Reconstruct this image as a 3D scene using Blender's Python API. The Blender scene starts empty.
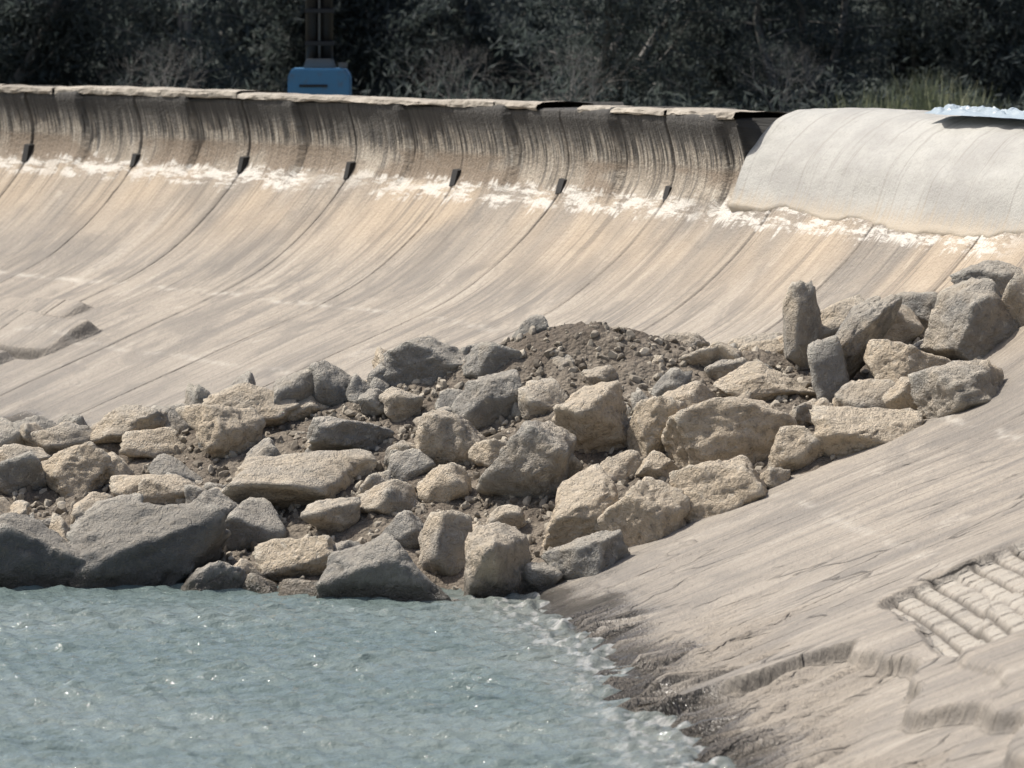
import bpy, math, random
import numpy as np
from mathutils import Vector, noise, Euler, Matrix
random.seed(7); rng=np.random.default_rng(11)
scene=bpy.context.scene
col=scene.collection
# ---------------------------------------------------------------- site geometry (metres)
CX,CY,R=-83.3,45.7,94.5      # centre and crest radius of the curved bay wall
CAMZ=7.9
def pol(u,s):
    th=u/R; r=R-s
    return CX+r*np.cos(th), CY+r*np.sin(th)
def inv(X,Y):
    dx=X-CX; dy=Y-CY
    return R*np.arctan2(dy,dx), R-np.hypot(dx,dy)
# ---------------------------------------------------------------- noise
def _h(xi,yi,seed):
    h=(xi*374761393+yi*668265263+seed*1442695041)&0xffffffff
    h=((h^(h>>13))*1274126177)&0xffffffff
    return ((h^(h>>16))&0xffffff)/float(0xffffff)
def vn(x,y,seed=0):
    x=np.asarray(x,float); y=np.asarray(y,float)
    xi=np.floor(x).astype(np.int64); yi=np.floor(y).astype(np.int64)
    fx=x-xi; fy=y-yi; fx=fx*fx*(3-2*fx); fy=fy*fy*(3-2*fy)
    a=_h(xi,yi,seed); b=_h(xi+1,yi,seed); c=_h(xi,yi+1,seed); d=_h(xi+1,yi+1,seed)
    return (a*(1-fx)+b*fx)*(1-fy)+(c*(1-fx)+d*fx)*fy
def fbm(x,y,seed=0,o=4):
    t=0;a=.5;n=0
    for i in range(o):
        t=t+a*vn(x*2**i,y*2**i,seed+i*17); n+=a; a*=.5
    return t/n
def ss(a,b,x):
    t=np.clip((x-a)/(b-a),0,1); return t*t*(3-2*t)
# ---------------------------------------------------------------- mesh helpers
def mesh_np(name,V,F,smooth=True,uv=None,attrs=None,mats=(),matidx=None):
    me=bpy.data.meshes.new(name)
    V=np.asarray(V,np.float32); F=np.asarray(F,np.int32)
    n=F.shape[1]
    me.vertices.add(len(V)); me.vertices.foreach_set('co',V.ravel())
    me.loops.add(F.size); me.loops.foreach_set('vertex_index',F.ravel())
    me.polygons.add(len(F))
    me.polygons.foreach_set('loop_start',np.arange(0,F.size,n,dtype=np.int32))
    try: me.polygons.foreach_set('loop_total',np.full(len(F),n,dtype=np.int32))
    except Exception: pass
    for m in mats: me.materials.append(m)
    if matidx is not None: me.polygons.foreach_set('material_index',np.asarray(matidx,np.int32))
    me.update(calc_edges=True)
    me.polygons.foreach_set('use_smooth',np.full(len(F),smooth))
    if uv is not None:
        l=me.uv_layers.new(name='UVMap'); l.data.foreach_set('uv',np.asarray(uv,np.float32)[F.ravel()].ravel())
    if attrs:
        for k,a in attrs.items():
            at=me.attributes.new(k,'FLOAT','POINT'); at.data.foreach_set('value',np.asarray(a,np.float32).ravel())
    me.validate(); me.update()
    return me
def obj(name,me,parent=None,loc=None):
    o=bpy.data.objects.new(name,me); col.objects.link(o)
    if parent: o.parent=parent
    if loc is not None: o.location=loc
    return o
def grid_faces(nu,nv):
    i=np.arange(nu-1)[:,None]; j=np.arange(nv-1)[None,:]
    a=(i*nv+j); return np.stack([a,a+1,a+nv+1,a+nv],-1).reshape(-1,4)
# ---------------------------------------------------------------- node helper
class M:
    def __init__(s,name):
        s.m=bpy.data.materials.new(name); s.m.use_nodes=True; s.nt=s.m.node_tree
        s.b=s.nt.nodes['Principled BSDF']
    def n(s,t,ins=None,**kw):
        nd=s.nt.nodes.new(t)
        for k,v in kw.items(): setattr(nd,k,v)
        if ins:
            for k,v in ins.items(): s.set(nd.inputs[k],v)
        return nd
    def set(s,sock,v):
        if isinstance(v,bpy.types.NodeSocket): s.nt.links.new(v,sock)
        else: sock.default_value=v
    def math(s,op,a,b=0.0,c=0.0,clamp=False):
        nd=s.n('ShaderNodeMath',operation=op); nd.use_clamp=clamp
        s.set(nd.inputs[0],a); s.set(nd.inputs[1],b); s.set(nd.inputs[2],c); return nd.outputs[0]
    def attr(s,name): return s.n('ShaderNodeAttribute',attribute_name=name).outputs['Fac']
    def scale(s,vec,sc):
        return s.n('ShaderNodeMapping',{'Vector':vec,'Scale':sc}).outputs[0]
    def noise(s,vec,scale,detail=4,rough=.55,dist=0.0):
        return s.n('ShaderNodeTexNoise',{'Vector':vec,'Scale':scale,'Detail':detail,'Roughness':rough,'Distortion':dist}).outputs[0]
    def rng(s,v,a,b,c=0.0,d=1.0):
        nd=s.n('ShaderNodeMapRange',{'Value':v,'From Min':a,'From Max':b,'To Min':c,'To Max':d}); nd.interpolation_type='SMOOTHSTEP'; return nd.outputs[0]
    def mix(s,f,a,b,bt='MIX'):
        nd=s.n('ShaderNodeMix',data_type='RGBA',blend_type=bt)
        s.set(nd.inputs[0],f)
        s.set(nd.inputs[6],a if not isinstance(a,tuple) else (*a,1)); s.set(nd.inputs[7],b if not isinstance(b,tuple) else (*b,1))
        return nd.outputs[2]
    def bump(s,h,strength,dist,normal=None):
        nd=s.n('ShaderNodeBump',{'Height':h,'Strength':strength,'Distance':dist})
        if normal is not None: s.set(nd.inputs['Normal'],normal)
        return nd.outputs[0]
    def out(s,base=None,rough=None,normal=None,**kw):
        for k,v in (('Base Color',base),('Roughness',rough),('Normal',normal)):
            if v is not None:
                if isinstance(v,tuple): v=(*v,1)
                s.set(s.b.inputs[k],v)
        for k,v in kw.items(): s.set(s.b.inputs[k.replace('_',' ')],v)
        return s.m
# ---------------------------------------------------------------- profile of the revetment
P_A=[(-2.2,5.90),(-1.0,5.93),(.18,5.93),(.27,5.90),(.27,5.80),(.17,5.5),(.10,5.2),(.09,4.95),(.15,4.7),(.27,4.48),(.50,4.18),(.75,3.9),(1.05,3.60),
     (1.6,3.13),(2.24,2.70),(2.9,2.37),(3.64,2.07),(4.9,1.60),(6.1,1.13),(8.1,.37),(9.0,0.0),(10.5,-.62),(14,-2.1),(20,-4.0)]
P_B=[(-2.2,5.90),(-1.6,5.94),(-1.2,5.92),(-.9,5.84),(-.6,5.68),(-.35,5.45),(-.12,5.17),(.03,4.92),(.15,4.7),(.27,4.48)]+P_A[10:]
def resample(P):
    P=np.array(P,float); seg=np.hypot(*np.diff(P,axis=0).T)
    return P,np.concatenate([[0],np.cumsum(seg)])
PA,LA=resample(P_A); PB,LB=resample(P_B)
tt=np.unique(np.concatenate([np.arange(0,2.0,.25),np.arange(2.0,4.2,.035),np.arange(4.2,13.2,.05),np.arange(13.2,27,.6),LA]))
idx=np.interp(tt,LA,np.arange(len(LA)))
def catm(P,ix):
    out=np.zeros((len(ix),2)); n=len(P)
    for k,x in enumerate(ix):
        i=min(int(x),n-2); f=x-i
        if i<4: out[k]=P[i]*(1-f)+P[i+1]*f; continue
        p0=P[max(i-1,0)];p1=P[i];p2=P[i+1];p3=P[min(i+2,n-1)]
        out[k]=.5*((2*p1)+(-p0+p2)*f+(2*p0-5*p1+4*p2-p3)*f*f+(-p0+3*p1-3*p2+p3)*f**3)
    return out
QA=catm(PA,idx); QB=catm(PB,idx)
def slab_z(s): return np.interp(s,PA[9:,0],PA[9:,1])
U_END=37.1; JS=4.2; J0=35.65
joints=np.array([J0+JS*k for k in range(-9,12)])
uu=np.concatenate([np.arange(-80,-6,1.5),np.arange(-6,22,.05),np.arange(22,52,.1),np.arange(52,60,.06),np.arange(60,72,.1),np.arange(72,125,1.5)])
for j in joints: 
    if 20<j<72: uu=np.concatenate([uu,j+np.array([-.14,-.11,-.08,-.055,-.035,-.018,0,.018,.035,.055,.08,.11,.14])])
uu=np.unique(np.round(np.concatenate([uu,[U_END-.02,U_END+.002]]),3))
U,T=np.meshgrid(uu,tt,indexing='ij')
isA=(uu>=U_END)[:,None]
S=np.where(isA,QA[None,:,0],QB[None,:,0]); Z=np.where(isA,QA[None,:,1],QB[None,:,1])
def nrm(Q):
    g=np.gradient(Q,axis=0); n=np.stack([-g[:,1],g[:,0]],1); return n/np.maximum(np.linalg.norm(n,axis=1,keepdims=True),1e-6)
NA,NB=nrm(QA),nrm(QB)
NS=np.where(isA,NA[None,:,0],NB[None,:,0]); NZ=np.where(isA,NA[None,:,1],NB[None,:,1])
S0=S.copy(); Z0=Z.copy()
near=1-ss(11,15,U)                         # worn stretch nearest the camera
jid=np.floor((U-J0+JS/2)/JS).astype(np.int64)
ju=(U-J0+JS/2)%JS-JS/2+.05*(fbm(U*0+jid*3.1,T/.6,77)-.5)*(Z<4.3)
dj=np.abs(ju)
jfade=np.where(Z>4.2,1.,.15+.9*fbm(U*0+jid*7.7,T/1.1,5))
d=(fbm(U/3.,T/4.,1)-.5)*.07
d+=(fbm(U/.35,T/2.5,2,3)-.5)*.026
d-=.05*np.exp(-(dj/.026)**2)*(S0>-.2)*jfade*(U>15)
bay=np.floor((U-J0)/JS).astype(np.int64)
par=ss(4.2,4.6,Z)*(U>U_END)
d+=((_h(bay,bay*0+3,9)-.5)*.08)*par
d-=.06*np.clip(ju/2.1+.0,-1,1)*par
# worn stretch : ledges, plates, exposed masonry
edge=6.9+(fbm(U/2.5,U*0,21,2)-.5)*1.3+(fbm(U/.8,T/.8,22,2)-.5)*.3
edge=edge+ss(7.6,9.5,U)*4
over=ss(-.09,.09,edge-S0)
edge2=5.9-(fbm(U/1.9,U*0+5,25,2)-.5)*1.5-.15*(U-6)
over2=ss(-.08,.08,edge2-S0)*(1-ss(7.1,7.4,U+.3*fbm(U*0,T/.5,26,2)))
d+=near*over*.19*(1-ss(8,14,U))+near*over2*.09
hu=(U-7.1)/3.2; hs=(S0-5.25)/1.3
hole=ss(.0,.14,1-np.sqrt(hu**6+hs**6)+(fbm(U/.8,T/.8,31,2)-.5)*.45)
cu=U/.42; cv=S0/.235
row=np.floor(cv); cu2=cu+.5*(row%2)+.15*_h(row.astype(np.int64),bay*0,8)
fu=np.abs(cu2-np.floor(cu2)-.5)*2; fv=np.abs(cv-row-.5)*2
sid=_h(np.floor(cu2).astype(np.int64),row.astype(np.int64),12)
stone=(1-ss(.76,1.,fu))*(1-ss(.68,1.,fv))*(.65+.35*sid)
d+=hole*(-.17+.065*stone)
rough=ss(6.9,7.8,S0+(fbm(U/1.,T/2.,44)-.5)*1.6)*(1-ss(12,16,U))
def terr(f,n): 
    q=f*n; k=np.floor(q); return (k+ss(.75,1.,q-k))/n
pl=terr(fbm((U+.42*T)/.6,T/2.6,41,3),7)
pl2=terr(fbm((U+.42*T)/.22,T/1.2,43,2),4)
lowpart=(1-over*(U<9))
d+=rough*lowpart*((pl-.5)*.22+(pl2-.5)*.09+(fbm(U/.12,T/.2,45,3)-.5)*.04)
cob=fbm(U/.16,T/.18,46,2)
d+=(1-ss(.05,.4,Z0))*ss(-.8,-.3,Z0)*(1-ss(16,19,U))*.15*ss(.5,.8,cob)
d+=(1-ss(16,22,U))*ss(1.5,3.,S0)*(1-rough)*((terr(fbm((U+.42*T)/.35,T/3.,48,3),7)-.5)*.035)
# broken, lifted slabs on the far left : bands with straight-ish ends and open gaps between them
gapm=np.zeros_like(U)
SB=S0+(fbm(U/2.4,T/6.,52,2)-.5)*.35
for (sa,sb,ue,hh) in ((4.3,4.9,55.6,.16),(5.1,6.2,53.8,.28),(6.4,7.1,54.8,.22),(7.25,8.2,54.0,.18)):
    band=ss(sa-.08,sa+.08,SB)*(1-ss(sb-.08,sb+.08,SB))
    end=ss(-.12,.12,U-ue-.25*(SB-sa)-(fbm(T/.9,T*0,57+int(sa),2)-.5)*.7)
    d+=hh*band*end*(1-.5*ss(0,1,(SB-sa)/(sb-sa)))
    gapm=np.maximum(gapm,end*np.exp(-((SB-sb-.1)/.06)**2))
d-=.08*gapm
gu=np.gradient(d,axis=0)/np.maximum(np.gradient(uu),.01)[:,None]; gt=np.gradient(d,axis=1)/np.maximum(np.gradient(tt),.01)[None,:]
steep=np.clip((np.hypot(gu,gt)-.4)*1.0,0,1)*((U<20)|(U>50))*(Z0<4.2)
S=S+NS*d; Z=Z+NZ*d
X,Y=pol(U,S)
V=np.stack([X,Y,Z],-1).reshape(-1,3)
wet=(1-ss(.02,.42,Z+(fbm(U/.6,T/.6,71)-.5)*.45))
F=grid_faces(len(uu),len(tt))
riser_shade_v=np.clip(steep*.42+gapm*.6,0,1)  # shade painted dark on ledge risers and in slab gaps
attrs=dict(wet=wet,masonry=hole*ss(.15,.5,stone)*(.55+.45*sid),mortar=hole*(1-ss(.1,.4,stone)),riser_shade=riser_shade_v,sdist=S0,udist=U,worn=np.clip(rough*lowpart,0,1),joint=np.exp(-(dj/.04)**2)*jfade*(U>15))
# -------- revetment material
m=M('weathered_concrete')
uv=m.n('ShaderNodeUVMap').outputs[0]
geo=m.n('ShaderNodeNewGeometry'); pz=m.n('ShaderNodeSeparateXYZ',{0:geo.outputs['Position']}).outputs[2]
sd=m.attr('sdist'); ud=m.attr('udist'); shade_=m.attr('riser_shade')
big=m.noise(m.scale(uv,(.25,.18,1)),1,3,.6)
st=m.noise(m.scale(uv,(2.2,.22,1)),1,3,.65,.3)
st2=m.noise(m.scale(uv,(11,.35,1)),1,3,.6,.2)
pat=m.noise(m.scale(uv,(.9,.6,1)),1,4,.7,.5)
pat2=m.noise(m.scale(uv,(.35,.35,1)),1,4,.75,.8)
fine=m.noise(uv,14,3,.7)
c=m.mix(m.rng(big,.35,.65),(.30,.263,.217),(.39,.34,.277))
c=m.mix(m.rng(st,.47,.68),c,(.232,.208,.18))
c=m.mix(m.math('MULTIPLY',m.rng(st,.48,.3),.6),c,(.46,.41,.345))
c=m.mix(m.math('MULTIPLY',m.rng(st2,.53,.66),.65),c,(.135,.12,.102))
c=m.mix(m.math('MULTIPLY',m.rng(pat,.50,.64),.65),c,(.185,.168,.148))
c=m.mix(m.math('MULTIPLY',m.rng(pat,.42,.30),.5),c,(.53,.475,.40))
c=m.mix(m.math('MULTIPLY',m.rng(pat2,.50,.62),.5),c,(.185,.168,.147))
c=m.mix(m.math('MULTIPLY',m.rng(fine,.35,.7),.4),c,(.19,.167,.142))
c=m.mix(m.math('MULTIPLY',m.rng(sd,3.,7.),.3),c,(.24,.22,.193))
och=m.math('MULTIPLY',m.rng(pz,2.6,3.9),m.rng(pz,4.7,4.3)); och=m.math('MULTIPLY',och,m.rng(big,.35,.6))
c=m.mix(m.math('MULTIPLY',och,.55),c,(.50,.39,.27))
# run-off stains continuing from the parapet down on to the slope
ro=m.noise(m.scale(uv,(3.2,.12,1)),1,3,.7,.1)
c=m.mix(m.math('MULTIPLY',m.math('MULTIPLY',m.rng(ro,.53,.63),m.rng(sd,3.6,.4)),.6),c,(.15,.128,.105))
for s0,wd,am in ((3.15,.12,.5),(5.6,.12,.3)):
    w=m.math('ADD',sd,m.math('MULTIPLY',m.math('SUBTRACT',pat,.5),.5))
    l=m.math('SUBTRACT',1,m.math('DIVIDE',m.math('ABSOLUTE',m.math('SUBTRACT',w,s0)),wd),clamp=True)
    l=m.math('MULTIPLY',l,m.rng(m.noise(m.scale(uv,(1.1,1.1,1)),1,3,.75),.42,.62))
    c=m.mix(m.math('MULTIPLY',l,am),c,(.60,.56,.49))
# cracks in the stretch near the camera
wob=m.n('ShaderNodeVectorMath',{0:m.scale(uv,(1.15,.38,1)),1:m.n('ShaderNodeVectorMath',{0:m.n('ShaderNodeTexNoise',{'Vector':uv,'Scale':1.5,'Detail':2.0}).outputs['Color'],'Scale':.35},operation='SCALE').outputs[0]},operation='ADD').outputs[0]
vo=m.n('ShaderNodeTexVoronoi',{'Vector':wob,'Scale':1.0},feature='DISTANCE_TO_EDGE').outputs[0]
crk=m.math('MULTIPLY',m.rng(vo,.018,.004),m.math('MULTIPLY',m.rng(ud,24,14),m.rng(sd,2.5,4.5)))
crk=m.math('MULTIPLY',crk,m.rng(pat2,.42,.55))
c=m.mix(m.math('MULTIPLY',crk,.7),c,(.085,.075,.063))
# parapet stains
pm=m.rng(pz,4.40,4.55)
drip=m.noise(m.scale(uv,(4.5,.35,1)),1,4,.7,.15)
drip2=m.noise(m.scale(uv,(13,.5,1)),1,3,.6)
bayn=m.noise(m.scale(uv,(.30,.6,1)),1,3)
pc=m.mix(m.rng(m.noise(m.scale(uv,(.6,1.2,1)),1,3),.35,.65),(.29,.245,.19),(.45,.395,.32))
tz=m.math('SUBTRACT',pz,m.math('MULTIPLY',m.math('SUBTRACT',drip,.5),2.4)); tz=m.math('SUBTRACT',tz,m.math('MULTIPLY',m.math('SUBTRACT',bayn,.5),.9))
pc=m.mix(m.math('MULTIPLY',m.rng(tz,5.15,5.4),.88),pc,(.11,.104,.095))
pc=m.mix(m.math('MULTIPLY',m.rng(drip,.51,.59),.7),pc,(.09,.08,.068))
pc=m.mix(m.math('MULTIPLY',m.math('MULTIPLY',m.rng(drip2,.51,.59),m.rng(pz,4.7,5.25)),.92),pc,(.03,.028,.025))
pc=m.mix(m.math('MULTIPLY',m.rng(drip2,.42,.34),.6),pc,(.54,.495,.42))
pc=m.mix(m.math('MULTIPLY',m.math('MULTIPLY',m.rng(pz,5.10,4.95),m.rng(bayn,.44,.52)),.75),pc,(.19,.14,.095))
pc=m.mix(m.math('MULTIPLY',m.rng(fine,.45,.65),.4),pc,(.11,.097,.08))
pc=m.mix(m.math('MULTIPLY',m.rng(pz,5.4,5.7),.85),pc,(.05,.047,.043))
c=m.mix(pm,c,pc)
ez=m.math('ADD',pz,m.math('MULTIPLY',m.math('SUBTRACT',drip,.5),.8))
ef=m.math('MULTIPLY',m.rng(ez,4.12,4.24),m.rng(ez,4.58,4.48)); ef=m.math('MULTIPLY',ef,m.rng(m.noise(m.scale(uv,(1.2,5,1)),1,4,.75),.44,.55)); ef=m.math('MULTIPLY',ef,m.rng(m.noise(m.scale(uv,(.3,.3,1)),1,2),.30,.46))
c=m.mix(m.math('MULTIPLY',ef,.8),c,(.66,.625,.565))
c=m.mix(m.math('MULTIPLY',m.attr('joint'),.65),c,(.085,.074,.062))
c=m.mix(m.math('MULTIPLY',m.attr('worn'),.35),c,(.25,.21,.16))
c=m.mix(m.math('MULTIPLY',m.attr('masonry'),.75),c,(.42,.385,.33))
c=m.mix(m.math('MULTIPLY',m.attr('mortar'),.8),c,(.09,.078,.063))
c=m.mix(shade_,c,(.03,.026,.022))
wt=m.attr('wet')
c=m.mix(m.math('MULTIPLY',wt,.75),c,(.06,.054,.046))
hb=m.math('ADD',m.math('MULTIPLY',st2,m.rng(shade_,0,.15,.7,.0)),m.math('MULTIPLY',fine,m.math('ADD',.8,m.math('MULTIPLY',wt,2.6)))); hb=m.math('SUBTRACT',hb,m.math('MULTIPLY',crk,.8))
bn=m.bump(hb,.9,.07)
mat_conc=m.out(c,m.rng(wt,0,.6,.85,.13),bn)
seawall=bpy.data.objects.new('seawall',None); col.objects.link(seawall)
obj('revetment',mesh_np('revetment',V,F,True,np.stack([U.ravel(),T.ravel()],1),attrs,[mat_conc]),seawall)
# -------- weep holes at the foot of parapet joints, shade painted as black boxes
m=M('shade_black'); mat_shade=m.out((.018,.017,.016),.8)
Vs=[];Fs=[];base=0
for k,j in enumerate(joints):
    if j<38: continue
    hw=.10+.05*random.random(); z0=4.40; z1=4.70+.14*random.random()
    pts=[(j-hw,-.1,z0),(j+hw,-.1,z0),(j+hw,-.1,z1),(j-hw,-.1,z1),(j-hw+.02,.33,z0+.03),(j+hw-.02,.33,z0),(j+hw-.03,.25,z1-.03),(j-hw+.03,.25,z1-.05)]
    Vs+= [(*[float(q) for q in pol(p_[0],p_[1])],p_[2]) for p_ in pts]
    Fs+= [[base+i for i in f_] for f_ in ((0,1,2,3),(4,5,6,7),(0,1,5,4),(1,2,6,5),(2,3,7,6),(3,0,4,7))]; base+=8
obj('weep_hole_shade_boxes',mesh_np('weep_hole_shade_boxes',np.array(Vs),np.array(Fs),False,mats=[mat_shade]),seawall)
# -------- coping
m=M('coping_concrete'); tc=m.n('ShaderNodeTexCoord').outputs['Object']
a=m.noise(tc,1.3,4,.65); b=m.noise(tc,9,4,.7)
c=m.mix(m.rng(a,.35,.65),(.43,.385,.32),(.27,.238,.195)); c=m.mix(m.math('MULTIPLY',m.rng(b,.5,.65),.6),c,(.15,.133,.108))
mat_cop=m.out(c,.9,m.bump(b,.6,.03))
Vs=[];Fs=[];base=0
cuts=[(37.12,39.8),(39.83,41.2),(41.23,43.3),(44.9,46.6),(46.63,48.3)]
p=48.33
while p<110:
    L=random.choice([2.1,4.2,4.2,3.0]); cuts.append((p,p+L-.03)); p+=L
sec=[(-.9,5.90),(-.85,6.00),(-.3,6.035),(.20,6.035),(.30,6.01),(.325,5.95),(.30,5.905),(.15,5.89)]
sec2=[]
for k in range(len(sec)-1):
    for q_ in (0,.5): sec2.append(tuple(np.array(sec[k])*(1-q_)+np.array(sec[k+1])*q_))
sec2.append(sec[-1]); sec2=np.array(sec2)
for (u0,u1) in cuts:
    dz=random.uniform(-.03,.03); ds=random.uniform(-.03,.04)
    n=max(3,int((u1-u0)/.1)) if u0<75 else 4
    us=np.linspace(u0,u1,n)
    UU,KK=np.meshgrid(us,np.arange(len(sec2)),indexing='ij')
    s_=sec2[KK,0]+ds+(fbm(UU/.3,KK*.4,81)-.5)*.09; z_=sec2[KK,1]+dz*(sec2[KK,1]>5.93)+(fbm(UU/.5,KK*.4,82)-.5)*.08
    x_,y_=pol(UU,s_); Vs.append(np.stack([x_,y_,z_],-1).reshape(-1,3)); Fs.append(grid_faces(n,len(sec2))+base); 
    base+=n*len(sec2)
obj('coping',mesh_np('coping',np.concatenate(Vs),np.concatenate(Fs),False,mats=[mat_cop]),seawall)
# -------- pale sprayed cover over the crest
us=np.unique(np.concatenate([np.arange(4,U_END-.03,.1),[U_END-.03]])); PC,LC=resample(P_B[:10]+[(.42,4.28)])
tl=np.linspace(0,LC[-1],80)
cs=np.interp(tl,LC,PC[:,0]); cz=np.interp(tl,LC,PC[:,1]); QC=np.stack([cs,cz],1); NC=nrm(QC)
UU,KK=np.meshgrid(us,np.arange(80),indexing='ij')
TT=KK/79.
off=.14+(fbm(UU/1.8,TT*4,91)-.5)*.12+(fbm(UU/.4,TT*9,92)-.5)*.03
low=TT-.95+(fbm(UU/.35,UU*0,93)-.5)*.04+(fbm(UU/2.5,UU*0,94)-.5)*.10
off=off*(1-.8*ss(-.3,0,low))-.2*ss(-.01,.02,low)
off=off+.10*np.exp(-((UU-U_END)/.8)**2)*ss(.15,.5,TT)
s_=cs[KK]+NC[KK,0]*off; z_=cz[KK]+NC[KK,1]*off
x_,y_=pol(UU,s_)
m=M('sprayed_concrete'); uv=m.n('ShaderNodeUVMap').outputs[0]
a=m.noise(m.scale(uv,(.5,.9,1)),1,4,.65); b=m.noise(uv,16,4,.75); wv=m.noise(m.scale(uv,(7,.3,1)),1,3)
vv=m.n('ShaderNodeSeparateXYZ',{0:uv}).outputs[1]
c=m.mix(m.rng(a,.35,.65),(.43,.42,.385),(.34,.33,.305)); c=m.mix(m.math('MULTIPLY',m.rng(b,.45,.7),.4),c,(.26,.25,.228)); c=m.mix(m.math('MULTIPLY',m.rng(wv,.54,.66),.5),c,(.25,.235,.21))
c=m.mix(m.math('MULTIPLY',m.rng(m.math('ADD',vv,m.math('MULTIPLY',wv,.8)),LC[-1]-.2,LC[-1]+.3),.8),c,(.43,.36,.27))
mat_spray=m.out(c,.8,m.bump(b,.6,.04))
obj('sprayed_cover',mesh_np('sprayed_cover',np.stack([x_,y_,z_],-1).reshape(-1,3),grid_faces(len(us),80),True,np.stack([UU.ravel(),tl[KK].ravel()],1),mats=[mat_spray]),seawall)
# -------- crumpled plastic sheet on crest
us=np.arange(6,32.0,.06); ks=np.arange(22)
UU,KK=np.meshgrid(us,ks,indexing='ij')
hump=np.sin(np.clip(KK/21.,0,1)*math.pi)
s_=-1.35+KK*.03+(fbm(UU/.8,UU*0,95)-.5)*.3; z_=6.11+.07*np.abs(np.sin(UU*3.1+KK*.25+5*fbm(UU/1.5,KK/9.,96)))*hump+.11*fbm(UU/.12,KK/3.,97)*hump
x_,y_=pol(UU,s_)
m=M('pale_plastic'); mat_pl=m.out((.30,.36,.40),.4)
obj('plastic_sheet',mesh_np('plastic_sheet',np.stack([x_,y_,z_],-1).reshape(-1,3),grid_faces(len(us),22),False,mats=[mat_pl]))
# ---------------------------------------------------------------- land behind
us=np.arange(-80,125,1.0); rs=np.array([1.9,2.6,3.5,5,8,12,20,30,45,60,75,90,110,150,300,700,1500,3000.])
UU,RR=np.meshgrid(us,rs,indexing='ij')
z_=5.85-1.5*ss(2.3,6,RR)+(fbm(UU/4,RR/4,101)-.5)*.3*(RR>3)+ss(60,300,RR)*22
x_,y_=pol(UU,-RR)
m=M('dry_ground'); tc=m.n('ShaderNodeTexCoord').outputs['Object']
c=m.mix(m.rng(m.noise(tc,.5,5),.4,.6),(.15,.13,.09),(.08,.085,.05)); 
sy=m.n('ShaderNodeSeparateXYZ',{0:tc}).outputs[1]
c=m.mix(m.rng(sy,118,128),c,m.mix(m.noise(tc,2.2,4),(.03,.04,.033),(.07,.08,.06)))
mat_gr=m.out(c,.95,m.bump(m.noise(tc,3,4),.9,.3))
obj('ground',mesh_np('ground',np.stack([x_,y_,z_],-1).reshape(-1,3),grid_faces(len(us),len(rs)),True,mats=[mat_gr]))
# ---------------------------------------------------------------- water
def axis(lo,hi,st,ext):
    mid=np.arange(lo,hi,st); g=[];dd=st;p=hi
    while p<ext: dd*=1.35; p+=dd; g.append(p)
    h=[];dd=st;p=lo
    while p>-ext: dd*=1.35; p-=dd; h.append(p)
    return np.array(h[::-1]+list(mid)+g)
xs=axis(-9,4.5,.035,3000); ys=axis(43,66.5,.045,3000)
GX,GY=np.meshgrid(xs,ys,indexing='ij')
fade=(1-ss(15,60,np.abs(GX+3)))*(1-ss(25,80,np.abs(GY-55)))
uw,sw=inv(GX,GY)
z_=np.zeros_like(GX)
for k in range(28):
    an=random.gauss(1.4,.42); wl=random.uniform(.25,1.5); amp=.0145*wl
    kx,ky=math.cos(an)*2*math.pi/wl,math.sin(an)*2*math.pi/wl
    ph=random.uniform(0,6.3)
    w_=np.sin(GX*kx+GY*ky+ph+2.2*fbm(GX/1.5,GY/1.5,200+k,2))
    z_+=amp*((1-np.abs(w_))**1.3)*1.3*(.05+1.5*fbm(GX/2.,GY/2.,230+k,2))
z_=(z_-z_.mean())
shore=np.exp(-((sw-9.1)/.7)**2)*(GY<66)
z_+=shore*((fbm(GX/.22,GY/.28,250)-.5)*.22)
z_*=fade
foam=shore*ss(.55,.64,fbm(GX/.10,GY/.15,252))
m=M('sea_water'); tc=m.n('ShaderNodeTexCoord').outputs['Object']
a=m.noise(m.scale(tc,(.15,.3,1)),1,4); b=m.noise(m.scale(tc,(1.0,1.7,1)),6,3,.65)
c=m.mix(m.rng(a,.35,.65),(.12,.158,.152),(.155,.19,.18))
c=m.mix(m.math('MULTIPLY',m.attr('foam'),.75),c,(.62,.62,.60))
c=m.mix(m.math('MULTIPLY',m.rng(m.attr('sdist'),10.8,9.0),.5),c,(.18,.17,.145))
mat_w=m.out(c,.05,m.bump(b,.8,.06),IOR=1.34)
obj('sea_water',mesh_np('sea_water',np.stack([GX,GY,z_],-1).reshape(-1,3),grid_faces(len(xs),len(ys)),True,attrs=dict(foam=foam,sdist=np.clip(sw,-5,40)),mats=[mat_w]))
# ---------------------------------------------------------------- rubble mound
MX=np.array([-16,-12,-9,-7.5,-5.3,-3.1,-1,.3,2,3.5,5,6.8,8.5,9.6])
MYF=np.array([66.5,66,65.4,65.0,64.8,63.8,63.6,64.0,64.55,64.9,65.2,65.6,66.0,66.3])
MYC=np.array([71,71,71,71,71,71,71,70.6,70,70,70,69.5,69,69])
MZC=np.array([.4,.9,1.15,1.3,1.55,1.95,2.5,2.75,2.72,2.7,2.85,3.3,3.9,4.2])
def mound_z(X,Y):
    yf=np.interp(X,MX,MYF); yc=np.interp(X,MX,MYC); zc=np.interp(X,MX,MZC)
    u,s=inv(X,Y); sz=slab_z(s)
    fz=np.maximum(slab_z(inv(X,yf)[1]),-.5)-.15
    a=np.clip((Y-yf)/(yc-yf),-.5,1); b=np.clip((Y-yc-.8)/5.,0,1.3)
    z=np.where(Y<yc+.8, fz+(zc-fz)*np.sign(a)*np.abs(a)**.9, zc-b*(zc+.5)*1.0)
    return z,sz
xs=np.arange(-16,9.6,.07); ys=np.arange(62.5,78,.07)
GX,GY=np.meshgrid(xs,ys,indexing='ij')
mz,sz=mound_z(GX,GY)
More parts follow.
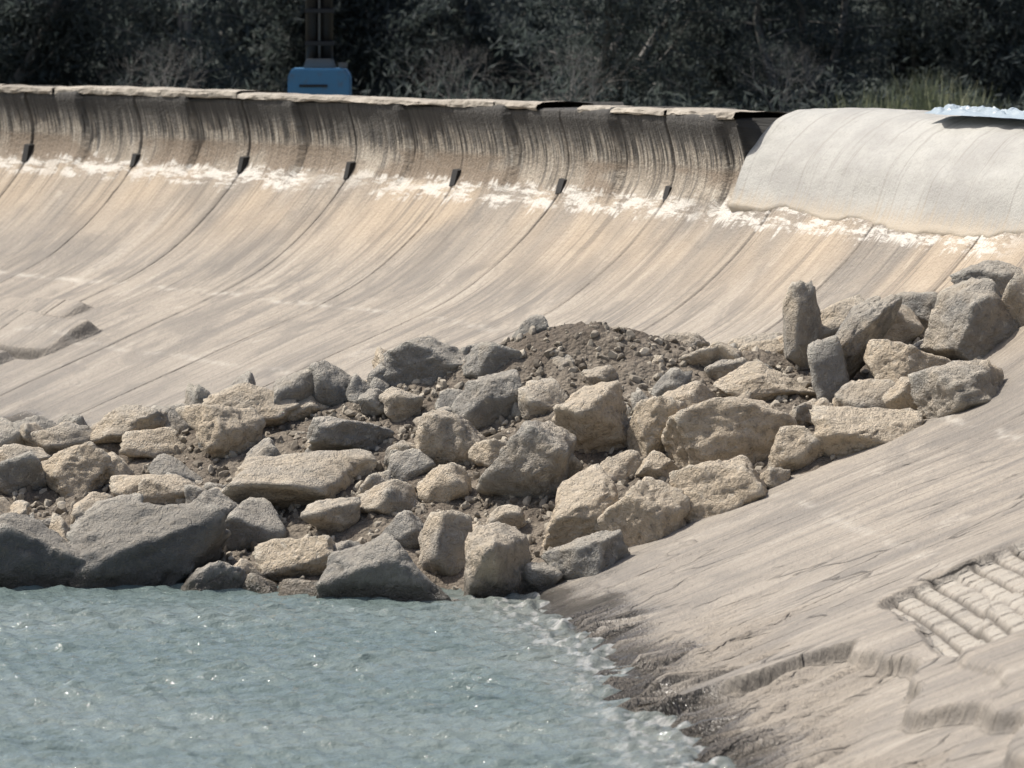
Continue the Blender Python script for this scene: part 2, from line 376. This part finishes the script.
mz=mz+(fbm(GX/1.2,GY/1.2,301)-.5)*.35+(fbm(GX/.2,GY/.2,302,3)-.5)*.16
heap=.4*np.exp(-((GX-1.1)/1.7)**2-((GY-70.6)/.9)**2); mz=mz+heap
keep=(mz>np.maximum(sz,-.6)-.25)
mz=np.where(keep,mz,np.maximum(mz,sz-.6))
m=M('earth_and_gravel'); tc=m.n('ShaderNodeTexCoord').outputs['Object']
a=m.noise(tc,1.1,3); b=m.noise(tc,11,4,.75); vo=m.n('ShaderNodeTexVoronoi',{'Vector':tc,'Scale':14.0})
c=m.mix(m.rng(a,.4,.6),(.13,.105,.08),(.21,.177,.138)); c=m.mix(m.math('MULTIPLY',m.rng(b,.45,.65),.6),c,(.07,.058,.045)); c=m.mix(m.math('MULTIPLY',m.rng(vo.outputs['Distance'],.25,.1),.3),c,(.36,.32,.25))
mat_earth=m.out(c,.95,m.bump(m.math('ADD',b,m.math('MULTIPLY',vo.outputs['Distance'],-.6)),.9,.08))
obj('gravel_mound',mesh_np('gravel_mound',np.stack([GX,GY,mz],-1).reshape(-1,3),grid_faces(len(xs),len(ys)),True,mats=[mat_earth]))
# ---------------------------------------------------------------- boulders
import bmesh
def ico(sub):
    bm=bmesh.new(); bmesh.ops.create_icosphere(bm,subdivisions=sub,radius=1)
    v=np.array([x.co[:] for x in bm.verts]); f=np.array([[q.index for q in x.verts] for x in bm.faces]); bm.free(); return v,f
ICO={k:ico(k) for k in (2,3,4,5)}
def rock(seed,sub,p=16,n=13,amp=1.0):
    r=np.random.default_rng(seed); v,f=ICO[sub]
    k=np.arange(n)+.5; ph=np.arccos(1-2*k/n); th=math.pi*(1+5**.5)*k+r.uniform(0,6)
    N=np.stack([np.cos(th)*np.sin(ph),np.sin(th)*np.sin(ph),np.cos(ph)],1)+r.normal(0,.40,(n,3)); N/=np.linalg.norm(N,axis=1,keepdims=True)
    h=r.uniform(.55,1.0,n)
    if sub>=3:
        o=Vector(r.uniform(-50,50,3))
        wv=np.array([noise.noise_vector(Vector(q)*1.6+o)[:] for q in v])*.10
        vv=v+wv; vv/=np.linalg.norm(vv,axis=1,keepdims=True)
    else: vv=v
    dp=np.maximum(vv@N.T,0)/h
    rad=(dp**p).sum(1)**(-1/p)
    P=v*np.minimum(rad,1.5)[:,None]
    if sub>=3:
        dn=np.array([noise.fractal(Vector(q)*2.1+o,.6,2.1,6) for q in P])
        rd=np.array([abs(noise.noise(Vector(q)*2.4+o)) for q in P])
        rd2=np.array([abs(noise.noise(Vector(q)*5.+o*2)) for q in P])
        P=P*(1+amp*(dn*.085-1.0*np.maximum(.06-rd,0)-.6*np.maximum(.05-rd2,0)))[:,None]
    else:
        P=P*(1+r.normal(0,.03,len(P)))[:,None]
    mn,mx=P.min(0),P.max(0); P=(P-(mn+mx)/2)/((mx-mn)/2)
    return P,f
m=M('limestone')
geo=m.n('ShaderNodeNewGeometry'); pos=geo.outputs['Position']; pz=m.n('ShaderNodeSeparateXYZ',{0:pos}).outputs[2]; nz=m.n('ShaderNodeSeparateXYZ',{0:geo.outputs['Normal']}).outputs[2]
rn=m.attr('rnd')
a=m.noise(pos,1.6,3,.6); b=m.noise(pos,7,4,.7,.4); d_=m.noise(pos,26,3,.75)
rv_=m.math('ADD',rn,m.math('MULTIPLY',m.math('SUBTRACT',a,.5),1.2))
c=m.mix(m.rng(rv_,.12,.75),(.275,.262,.237),(.55,.455,.335))
c=m.mix(m.rng(rv_,.1,-.35),c,(.135,.135,.13))
c=m.mix(m.math('MULTIPLY',m.rng(b,.5,.66),.5),c,(.22,.195,.16))
c=m.mix(m.math('MULTIPLY',m.math('MULTIPLY',m.rng(b,.45,.3),.6),m.rng(rn,-.2,.2,.2,1.)),c,(.66,.60,.50))
c=m.mix(m.math('MULTIPLY',m.rng(d_,.52,.7),.5),c,(.17,.148,.12))
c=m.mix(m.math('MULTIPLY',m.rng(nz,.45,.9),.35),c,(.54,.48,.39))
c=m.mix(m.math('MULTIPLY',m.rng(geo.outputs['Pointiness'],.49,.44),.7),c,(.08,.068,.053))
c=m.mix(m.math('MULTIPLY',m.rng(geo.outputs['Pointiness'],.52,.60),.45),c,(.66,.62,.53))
wt=m.rng(m.math('ADD',pz,m.math('MULTIPLY',m.math('SUBTRACT',b,.5),.5)),.32,.10)
c=m.mix(m.math('MULTIPLY',wt,.8),c,(.07,.06,.046))
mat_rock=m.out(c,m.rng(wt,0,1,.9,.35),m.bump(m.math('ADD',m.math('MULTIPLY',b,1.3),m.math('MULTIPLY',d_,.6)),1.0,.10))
cam=bpy.data.cameras.new('camera'); co=bpy.data.objects.new('camera',cam); col.objects.link(co)
cam.sensor_width=36; cam.lens=171.25; cam.clip_start=.5; cam.clip_end=8000
co.location=(0,0,CAMZ); co.rotation_euler=(math.radians(90)-math.atan(384/4871.),0,0); scene.camera=co
cam.dof.use_dof=True; cam.dof.focus_distance=69; cam.dof.aperture_fstop=2.1
# boulders: x, y of seat on the mound, width, height, lean (deg), tone, extra lift (m)
BOUL=[(-1.7,64.7,1.7,1.45,0,-.1,.05),(-.2,64.5,1.1,1.35,25,.5,.05),(1.0,64.4,1.1,.75,10,.2,0),(1.75,65.2,1.28,1.0,15,.9,0),(2.8,65.4,1.32,.88,12,.8,0),(.9,65.6,1.25,.95,30,1.1,0),(.2,67.0,1.3,1.35,0,.3,0),
(1.2,67.8,1.25,1.25,0,.8,0),(2.02,67.5,.85,.98,0,1.,0),(3.1,67.0,1.95,1.12,8,.75,0),(3.6,68.8,1.45,.67,5,.75,0),(4.85,66.1,1.45,.98,15,.9,0),(6.1,66.1,1.27,.9,5,.4,0),(4.95,69.0,.58,1.45,-32,.3,.35),
(4.18,70.0,.66,1.2,-10,.4,.35),(4.72,70.4,1.1,.6,22,.6,.32),(5.6,68.1,1.2,.95,10,.8,0),(6.55,68.7,1.5,1.35,0,.3,.05),(7.25,68.4,.85,.9,0,.5,0),(6.9,70.2,1.12,.65,0,.2,.12),(6.0,71.0,.95,.65,0,.3,.18),
(4.45,68.3,.6,1.1,0,.1,.1),(3.9,66.0,.8,.75,0,.6,0),(-1.2,71.4,1.42,.85,0,.1,0),(-2.6,71.1,.8,.8,0,-.1,.05),(-3.1,71.0,.72,.78,0,.3,.08),(-3.8,71.0,1.35,.8,0,.6,0),(-4.2,70.1,1.22,1.0,0,.9,0),
(-3.0,68.1,2.0,.95,-3,.5,0),(-4.9,66.3,2.1,1.7,8,-.3,0),(-6.45,66.2,1.85,1.55,-6,-.45,.05),(-4.1,67.2,1.0,1.0,20,0,0),(-7.4,66.3,1.3,1.3,0,-.3,0),(-3.6,67.0,.95,.8,0,-.1,0),(-2.9,65.8,1.15,.72,5,1.,0),(-4.0,65.3,1.05,.82,30,.1,0),
(-.8,68.5,1.08,.9,0,.5,0),(-.3,69.3,1.1,.92,0,.2,0),(-.9,67.3,.8,.72,0,.7,0),(-.9,65.6,.7,1.1,0,.5,0),(.3,71.0,.58,.5,0,0,.25),(2.5,71.0,.8,.44,0,.4,.2),(3.55,71.0,.8,.44,0,.5,.2),(2.5,68.4,.8,.57,0,.8,0),
(-5.6,71.0,1.3,.7,0,.5,.05),(-6.3,69.7,1.15,.8,10,.9,0),(-7.1,69.7,.92,.78,0,.2,0),(-5.8,69.7,.77,.55,0,.8,0),(-6.6,71.0,1.0,.55,0,.4,0),(-2.2,69.3,1.3,.64,0,.1,0),(-1.7,67.3,.92,.57,0,.5,0),(-3.4,65.1,.66,.6,0,.7,0),(-2.7,64.8,.9,.58,0,.9,0),
(.5,68.9,.78,.66,0,.5,0),(2.8,69.9,.78,.43,0,.6,0),(1.3,69.5,.6,.38,0,.5,0),(3.6,70.5,.84,.44,5,.9,0),(4.3,67.4,.63,.4,0,.6,0),(-.2,70.6,1.0,.6,0,.2,0),(-1.6,70.1,.63,.5,0,.4,0),(-1.4,68.1,.65,.54,0,.1,0),
(.4,64.4,.52,.5,0,.1,0),(-.1,66.0,.62,.5,0,.5,0),(1.5,66.7,.62,.5,0,.7,0),(.7,67.0,.55,.64,0,.6,0),(2.0,66.5,.6,.5,0,.7,0),(3.5,65.5,.48,.36,0,.6,0),(-2.3,68.4,.78,.53,0,.4,0),(-4.9,71.0,.8,.62,0,.2,0),(-4.8,68.7,.92,.5,0,.6,0),
(-2.5,67.0,.78,.55,0,.4,0),(-1.5,66.3,.75,.62,0,.2,0),(-.7,64.0,.6,.36,0,.2,0),(-7.1,70.4,.8,.5,0,.5,0),(-1.0,69.2,.78,.52,0,.5,0),(-1.9,70.3,.63,.46,0,.2,0),(.7,70.0,.63,.38,0,.4,0),(3.2,68.3,.55,.4,0,.6,0),
(5.4,70.4,1.0,.8,12,.6,.1),(-.3,67.9,.6,.5,0,.7,0),(-3.6,69.2,.8,.6,10,.3,0),(5.5,66.9,.8,.6,0,.7,0),(-5.3,68.9,.8,.5,0,.8,0),(-2.3,65.7,.7,.6,0,.15,0),(-5.6,67.9,1.0,.7,10,0,0),(4.9,67.4,.9,.6,0,.5,0),(-7.6,71.2,1.1,.7,0,.3,.05),(-5.2,70.4,.9,.6,15,.9,0)]
for i,(bx,by,w,h,tilt,rd,lift) in enumerate(BOUL):
    dep=(w+h)/2*.85
    z0,s0=mound_z(bx,by); z0=max(float(z0),float(s0),-.2)
    yy=by-.22*dep; bz=z0+.12*h+lift
    P,f=rock(1000+i,5 if w*h>.8 else 4,p=[20,32,46][i%3],n=[10,12,14][(i*7)%3])
    t=math.radians(tilt)
    P=P*np.array([w/2,dep/2,h/2])*1.07
    ct,st_=math.cos(t),math.sin(t)
    P=np.stack([P[:,0]*ct-P[:,2]*st_,P[:,1],P[:,0]*st_+P[:,2]*ct],1)
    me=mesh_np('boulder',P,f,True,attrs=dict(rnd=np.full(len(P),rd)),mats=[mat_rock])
    obj('boulder',me,loc=(bx,yy,bz))
BA=np.array([(b_[0],b_[1],0,b_[2],b_[3]) for b_ in BOUL])
# smaller rubble
var3=[rock(5000+i,3,p=30,n=12) for i in range(20)]; var2=[rock(6000+i,2,p=30,n=9) for i in range(12)]; var4=[rock(7000+i,4,p=34,n=12) for i in range(10)]
Vs=[];Fs=[];rn_=[];base=0
def add(var,c,sc,rv):
    global base
    P,f=var[random.randrange(len(var))]
    R_=np.array(Euler((random.uniform(0,6),random.uniform(0,6),random.uniform(0,6))).to_matrix())
    Q=(P*np.array(sc))@R_.T+np.array(c); Vs.append(Q); Fs.append(f+base); rn_.append(np.full(len(Q),rv)); base+=len(Q)
def scatter(n,var,rs_,y0,y1,smooth):
    cnt=0
    while cnt<n:
        x=random.uniform(-13,9.3); yf=np.interp(x,MX,MYF); y=random.uniform(yf+y0,yf+y1)
        z,sz=mound_z(x,y)
        if z<sz+.05 or z<-.3: continue
        if x>7.2 and y>69.5: continue
        r=random.choice(rs_)
        hid=(np.abs(BA[:,0]-x)<BA[:,3]*.45)&(y<BA[:,1]-.1)&(y>BA[:,1]-1.5)
        if hid.any(): continue
        if abs(x-1.1)<1.6 and y>69 and r>.15: continue
        add(var,(x,y,float(z)+r*.2),(r*random.uniform(.8,1.4),r*random.uniform(.8,1.2),r*random.uniform(.6,1)),random.random()*1.1-.15); cnt+=1
scatter(190,var4,[.28,.34,.4],.2,8,True)
scatter(480,var3,[.12,.16,.2,.25],0,8,True)
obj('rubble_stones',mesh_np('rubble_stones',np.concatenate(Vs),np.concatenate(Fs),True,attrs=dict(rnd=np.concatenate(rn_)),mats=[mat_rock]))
Vs=[];Fs=[];rn_=[];base=0
cnt=0
while cnt<7500:
    x=random.uniform(-13,9.3); yf=np.interp(x,MX,MYF); y=random.uniform(yf-.05,yf+8)
    z,sz=mound_z(x,y)
    if z<sz-.02 or z<-.3: continue
    r=random.choice([.02,.025,.03,.04,.05,.07]); z=float(max(z,sz))+float(fbm(x/1.2,y/1.2,301)-.5)*.35+.4*math.exp(-((x-1.1)/1.7)**2-((y-70.6)/.9)**2)
    add(var2,(x,y,z+r*.1),(r*random.uniform(.8,1.5),r,r*random.uniform(.6,1)),random.random()**1.5); cnt+=1
m=M('gravel'); mat_grv=m.out(m.mix(m.attr('rnd'),(.14,.118,.092),(.46,.41,.33)),.95)
obj('pebbles',mesh_np('pebbles',np.concatenate(Vs),np.concatenate(Fs),False,attrs=dict(rnd=np.concatenate(rn_)),mats=[mat_grv]))
# ---------------------------------------------------------------- trees
m=M('bark'); tc=m.n('ShaderNodeTexCoord').outputs['Object']; mat_bark=m.out(m.mix(m.noise(m.scale(tc,(6,6,1)),2,2),(.10,.097,.092),(.19,.18,.17)),.9)
m=M('foliage'); rn=m.attr('rnd'); c=m.mix(m.rng(rn,.0,.8),(.045,.06,.064),(.088,.102,.095)); c=m.mix(m.rng(rn,.85,1.),c,(.13,.128,.115))
m.out(c,.8)
tr=m.n('ShaderNodeBsdfTranslucent',{'Color':m.mix(.5,c,(.12,.145,.13))}); ms=m.n('ShaderNodeMixShader',{0:.45,1:m.b.outputs[0],2:tr.outputs[0]})
mo=[x for x in m.nt.nodes if x.type=='OUTPUT_MATERIAL'][0]; m.nt.links.new(ms.outputs[0],mo.inputs[0]); mat_leaf=m.m
def tube(p0,p1,r0,r1,Vl,Fl,n=6):
    p0=np.array(p0,float);p1=np.array(p1,float); d_=p1-p0; d_/=max(np.linalg.norm(d_),1e-6)
    a=np.cross(d_,[0.3,.9,.2]); a/=np.linalg.norm(a); b_=np.cross(d_,a)
    an=np.arange(n)*2*math.pi/n; b0=sum(len(v) for v in Vl)
    ring=np.cos(an)[:,None]*a+np.sin(an)[:,None]*b_
    Vl.append(np.concatenate([p0+ring*r0,p1+ring*r1]))
    i=np.arange(n); j=(i+1)%n
    Fl.append(np.stack([i,j,j+n,i+n],1)+b0)
def make_tree(seed,H,cr,nleaf,lo=.1,leaf=.11):
    r=np.random.default_rng(seed); Vl=[];Fl=[];tips=[]
    ns=r.integers(2,4)
    for q in range(ns):
        p=np.array([r.normal(0,.25),r.normal(0,.25),-.3]); dr=np.array([r.normal(0,.25),r.normal(0,.25),1.]); rad=.16*H/8
        nseg=7
        for k in range(nseg):
            L=H/nseg*.9; dr=dr+r.normal(0,.13,3); dr/=np.linalg.norm(dr); p2=p+dr*L
            tube(p,p2,rad,rad*.8,Vl,Fl); rad*=.8
            for bq in range(5):
                dd=r.normal(0,1,3); dd[2]=abs(dd[2])*.5; dd/=np.linalg.norm(dd)
                bp=p+(p2-p)*r.uniform(0,1); br=rad*.45; ln=cr*r.uniform(.4,1)*(1-.45*k/nseg)
                for g in range(3):
                    e=bp+dd*ln/3; tube(bp,e,br,br*.6,Vl,Fl,4); br*=.6; bp=e; dd=dd+r.normal(0,.3,3); dd[2]-=.08; dd/=np.linalg.norm(dd); tips.append(bp.copy())
            p=p2
    nb=sum(len(f) for f in Fl)
    tips=np.array(tips); tips=tips[tips[:,2]>lo*H]
    cid=r.integers(0,len(tips),nleaf); csz=r.uniform(.15,.42,len(tips))
    C=tips[cid]+r.normal(0,1,(nleaf,3))*csz[cid][:,None]*np.array([1,1,.75]); C[:,2]=np.maximum(C[:,2],.05)
    a=r.normal(0,1,(nleaf,3)); a[:,2]-=.5; a/=np.linalg.norm(a,axis=1,keepdims=True)
    b_=np.cross(a,r.normal(0,1,(nleaf,3))); b_/=np.linalg.norm(b_,axis=1,keepdims=True)
    l=r.uniform(.6,1.5,nleaf)[:,None]*leaf; w=l*.24
    LV=np.stack([C-a*l,C+b_*w,C+a*l,C-b_*w],1).reshape(-1,3)
    b0=sum(len(v) for v in Vl)
    LF=np.arange(nleaf*4).reshape(-1,4)+b0
    V=np.concatenate(Vl+[LV]); F=np.concatenate(Fl+[LF])
    crand=r.uniform(0,.75,len(tips)); rv=np.concatenate([np.zeros(b0),np.repeat(np.clip(crand[cid]+r.normal(0,.15,nleaf),0,1),4)])
    mi=np.concatenate([np.zeros(nb),np.ones(nleaf)])
    return mesh_np('tree',V,F,False,attrs=dict(rnd=rv),mats=[mat_bark,mat_leaf],matidx=mi)
TM=[make_tree(50+i,[9,8,10,7.5,8.5][i],[3.0,2.6,3.2,2.8,3][i],14000,leaf=.12) for i in range(5)]
gz=4.3
k=0
for row,(y0,n,st_) in enumerate(((130,10,3.4),(140,12,3.3),(155,13,3.3))):
    for i in range(n):
        x=(i-(n-1)/2)*st_+random.uniform(-1.,1.); y=y0+random.uniform(-3,3)-x*.15
        o=obj('tree',TM[k%5],loc=(x,y,gz)); o.rotation_euler=(0,0,random.uniform(0,6.28)); sc=random.uniform(.9,1.2); o.scale=(sc,sc,sc*random.uniform(.9,1.1)); k+=1
# undergrowth : one mass
r=np.random.default_rng(5); n=45000
ux=r.uniform(-20,20,n); uy=122+r.uniform(-3,30,n)-ux*.3; hh=fbm(ux/1.6,uy/1.6,401)*2.8-.3; uz=gz+r.uniform(0,1,n)**.8*np.maximum(hh,.2)
C=np.stack([ux,uy,uz],1); a=r.normal(0,1,(n,3)); a[:,2]+=.8; a/=np.linalg.norm(a,axis=1,keepdims=True); b_=np.cross(a,r.normal(0,1,(n,3))); b_/=np.linalg.norm(b_,axis=1,keepdims=True)
l=r.uniform(.07,.2,n)[:,None]; w=l*.2
LV=np.stack([C-a*l,C+b_*w,C+a*l,C-b_*w],1).reshape(-1,3)
obj('undergrowth',mesh_np('undergrowth',LV,np.arange(n*4).reshape(-1,4),False,attrs=dict(rnd=np.repeat(np.clip(fbm(ux/1.2,uy/1.2,402)+r.normal(0,.15,n),0,1),4)),mats=[mat_leaf]))
# reeds
m=M('reed_leaf'); mat_reed=m.out(m.mix(m.attr('rnd'),(.12,.155,.08),(.26,.26,.15)),.7)
Vl=[];rv=[]
for i in range(900):
    bx=random.gauss(9.9,1.3); by=random.gauss(117,.7); h=random.uniform(1.2,2.3)*(1-.15*abs(bx-9.9)); p=np.array([bx,by,gz]); dr=np.array([random.gauss(0,.12),random.gauss(0,.12),1]); wv=np.array([random.uniform(-1,1),random.uniform(-1,1),0]); wv=wv/np.linalg.norm(wv)*.02
    for g in range(4):
        q_=p+dr*h/4; w1=wv*(1-g/4.); w2=wv*(1-(g+1)/4.1); Vl+= [p-w1,p+w1,q_+w2,q_-w2]; p=q_; dr=dr+np.array([random.gauss(0,.12),random.gauss(0,.12),-.08*g])
    rv+= [random.random()]*16
obj('reeds',mesh_np('reeds',np.array(Vl),np.arange(len(Vl)).reshape(-1,4),False,attrs=dict(rnd=rv),mats=[mat_reed]))
# bare pale shrub
Vl=[];Fl=[]
def br(p,d_,L,rad,dep):
    p=np.array(p);
    for g in range(3):
        q_=p+d_*L/3; tube(p,q_,rad,rad*.85,Vl,Fl,4); p=q_; rad*=.85; d_=d_+np.random.default_rng(len(Vl)).normal(0,.14,3); d_/=np.linalg.norm(d_)
    if dep>0:
        for k_ in range(4):
            e=d_+np.random.default_rng(len(Vl)+7*k_).normal(0,.5,3); e/=np.linalg.norm(e); br(p,e,L*.7,rad*.65,dep-1)
for k_ in range(5): br((random.uniform(-.3,.3),random.uniform(-.3,.3),0),np.array([random.uniform(-.5,.5),random.uniform(-.4,.4),.8]),1.1,.03,3)
m=M('bleached_twig'); mt=m.out((.21,.20,.185),.9)
me=mesh_np('bare_shrub',np.concatenate(Vl),np.concatenate(Fl),True,mats=[mt])
for (x,y) in ((1.5,122),(7,124),(-1.5,126),(-9,124)): 
    o=obj('bare_shrub',me,loc=(x,y,gz)); o.rotation_euler=(0,0,x)
# ---------------------------------------------------------------- blue drilling rig
rig=bpy.data.objects.new('drilling_rig',None); col.objects.link(rig); rig.location=(-4.45,113,gz)
def matc(name,c,rg=.5,metal=0,dirt=(.12,.10,.08)):
    m=M(name); tc=m.n('ShaderNodeTexCoord').outputs['Object']; nn=m.noise(tc,4,4,.7)
    return m.out(m.mix(m.math('MULTIPLY',m.rng(nn,.5,.7),.45),c,dirt),rg,Metallic=metal)
blue=matc('blue_paint',(.06,.20,.36)); dark=matc('dark_steel',(.012,.013,.015),.6,0,(.03,.028,.026)); grey=matc('grey_steel',(.10,.105,.11))
def prism(name,pts,y0,y1,mat,bev=.02):
    bm=bmesh.new(); vs=[bm.verts.new((p[0],y0,p[1])) for p in pts]; f=bm.faces.new(vs); r_=bmesh.ops.extrude_face_region(bm,geom=[f])
    for v in r_['geom']:
        if isinstance(v,bmesh.types.BMVert): v.co.y=y1
    bmesh.ops.recalc_face_normals(bm,faces=bm.faces[:]); bmesh.ops.bevel(bm,geom=bm.edges[:],offset=bev,segments=2,affect='EDGES')
    me=bpy.data.meshes.new(name); bm.to_mesh(me); bm.free(); me.materials.append(mat); return obj(name,me,rig)
def cyl(name,x,y,z0,z1,r_,mat,n=20):
    bm=bmesh.new(); bmesh.ops.create_cone(bm,cap_ends=True,segments=n,radius1=r_,radius2=r_,depth=z1-z0); 
    for f in bm.faces: f.smooth=len(f.verts)==4
    me=bpy.data.meshes.new(name); bm.to_mesh(me); bm.free(); me.materials.append(mat); return obj(name,me,rig,(x,y,(z0+z1)/2))
prism('housing',[(-.72,.5),(.72,.5),(.72,1.85),(.60,2.03),(-.62,2.03),(-.72,1.85)],-.6,.6,blue,.03)
prism('track_left',[(-.95,0.1),(-.8,0),(.8,0),(.95,.1),(.95,.35),(.8,.46),(-.8,.46),(-.95,.35)],-1.0,-.62,dark)
prism('track_right',[(-.95,0.1),(-.8,0),(.8,0),(.95,.1),(.95,.35),(.8,.46),(-.8,.46),(-.95,.35)],.62,1.0,dark)
prism('mast_foot',[(-.38,2.03),(.38,2.03),(.3,2.25),(-.3,2.25)],-.3,.3,grey)
cyl('mast_tube',-.17,0,2.2,8.2,.155,dark); cyl('feed_tube',.165,0,2.2,8.0,.145,dark); cyl('piston',0,-.16,2.2,6.4,.03,grey)
for zc_ in (2.6,3.35,4.3,5.7,7.1): prism('mast_clamp',[(-.34,zc_-.05),(.34,zc_-.05),(.34,zc_+.05),(-.34,zc_+.05)],-.2,.2,dark,.01)
prism('crown_block',[(-.4,8.1),(.4,8.1),(.3,8.5),(-.3,8.5)],-.25,.25,blue)
for zz in (1.1,1.35,1.6): prism('vent_slat',[(-.45,zz),(.2,zz),(.2,zz+.06),(-.45,zz+.06)],-.625,-.604,dark,.004)
prism('lamp_box',[(.45,2.03),(.66,2.03),(.66,2.16),(.45,2.16)],-.5,-.3,grey)
# ---------------------------------------------------------------- light
sd=Vector((-.52,.17,.82)).normalized()
sun=bpy.data.lights.new('sun','SUN'); sun.energy=5.0; sun.angle=math.radians(.5); sun.color=(1,.955,.88)
so=bpy.data.objects.new('sun',sun); col.objects.link(so); so.rotation_euler=(-sd).to_track_quat('-Z','Y').to_euler(); so.location=(0,60,60)
w=bpy.data.worlds.new('World'); scene.world=w; w.use_nodes=True; nt=w.node_tree
sky=nt.nodes.new('ShaderNodeTexSky'); sky.sky_type='NISHITA'; sky.sun_disc=False; sky.sun_elevation=math.asin(sd.z); sky.sun_rotation=math.atan2(sd.x,sd.y); sky.dust_density=4; sky.altitude=0
nt.links.new(sky.outputs[0],nt.nodes['Background'].inputs[0]); nt.nodes['Background'].inputs[1].default_value=.135
scene.view_settings.view_transform='Standard'; scene.view_settings.look='None'; scene.view_settings.exposure=0
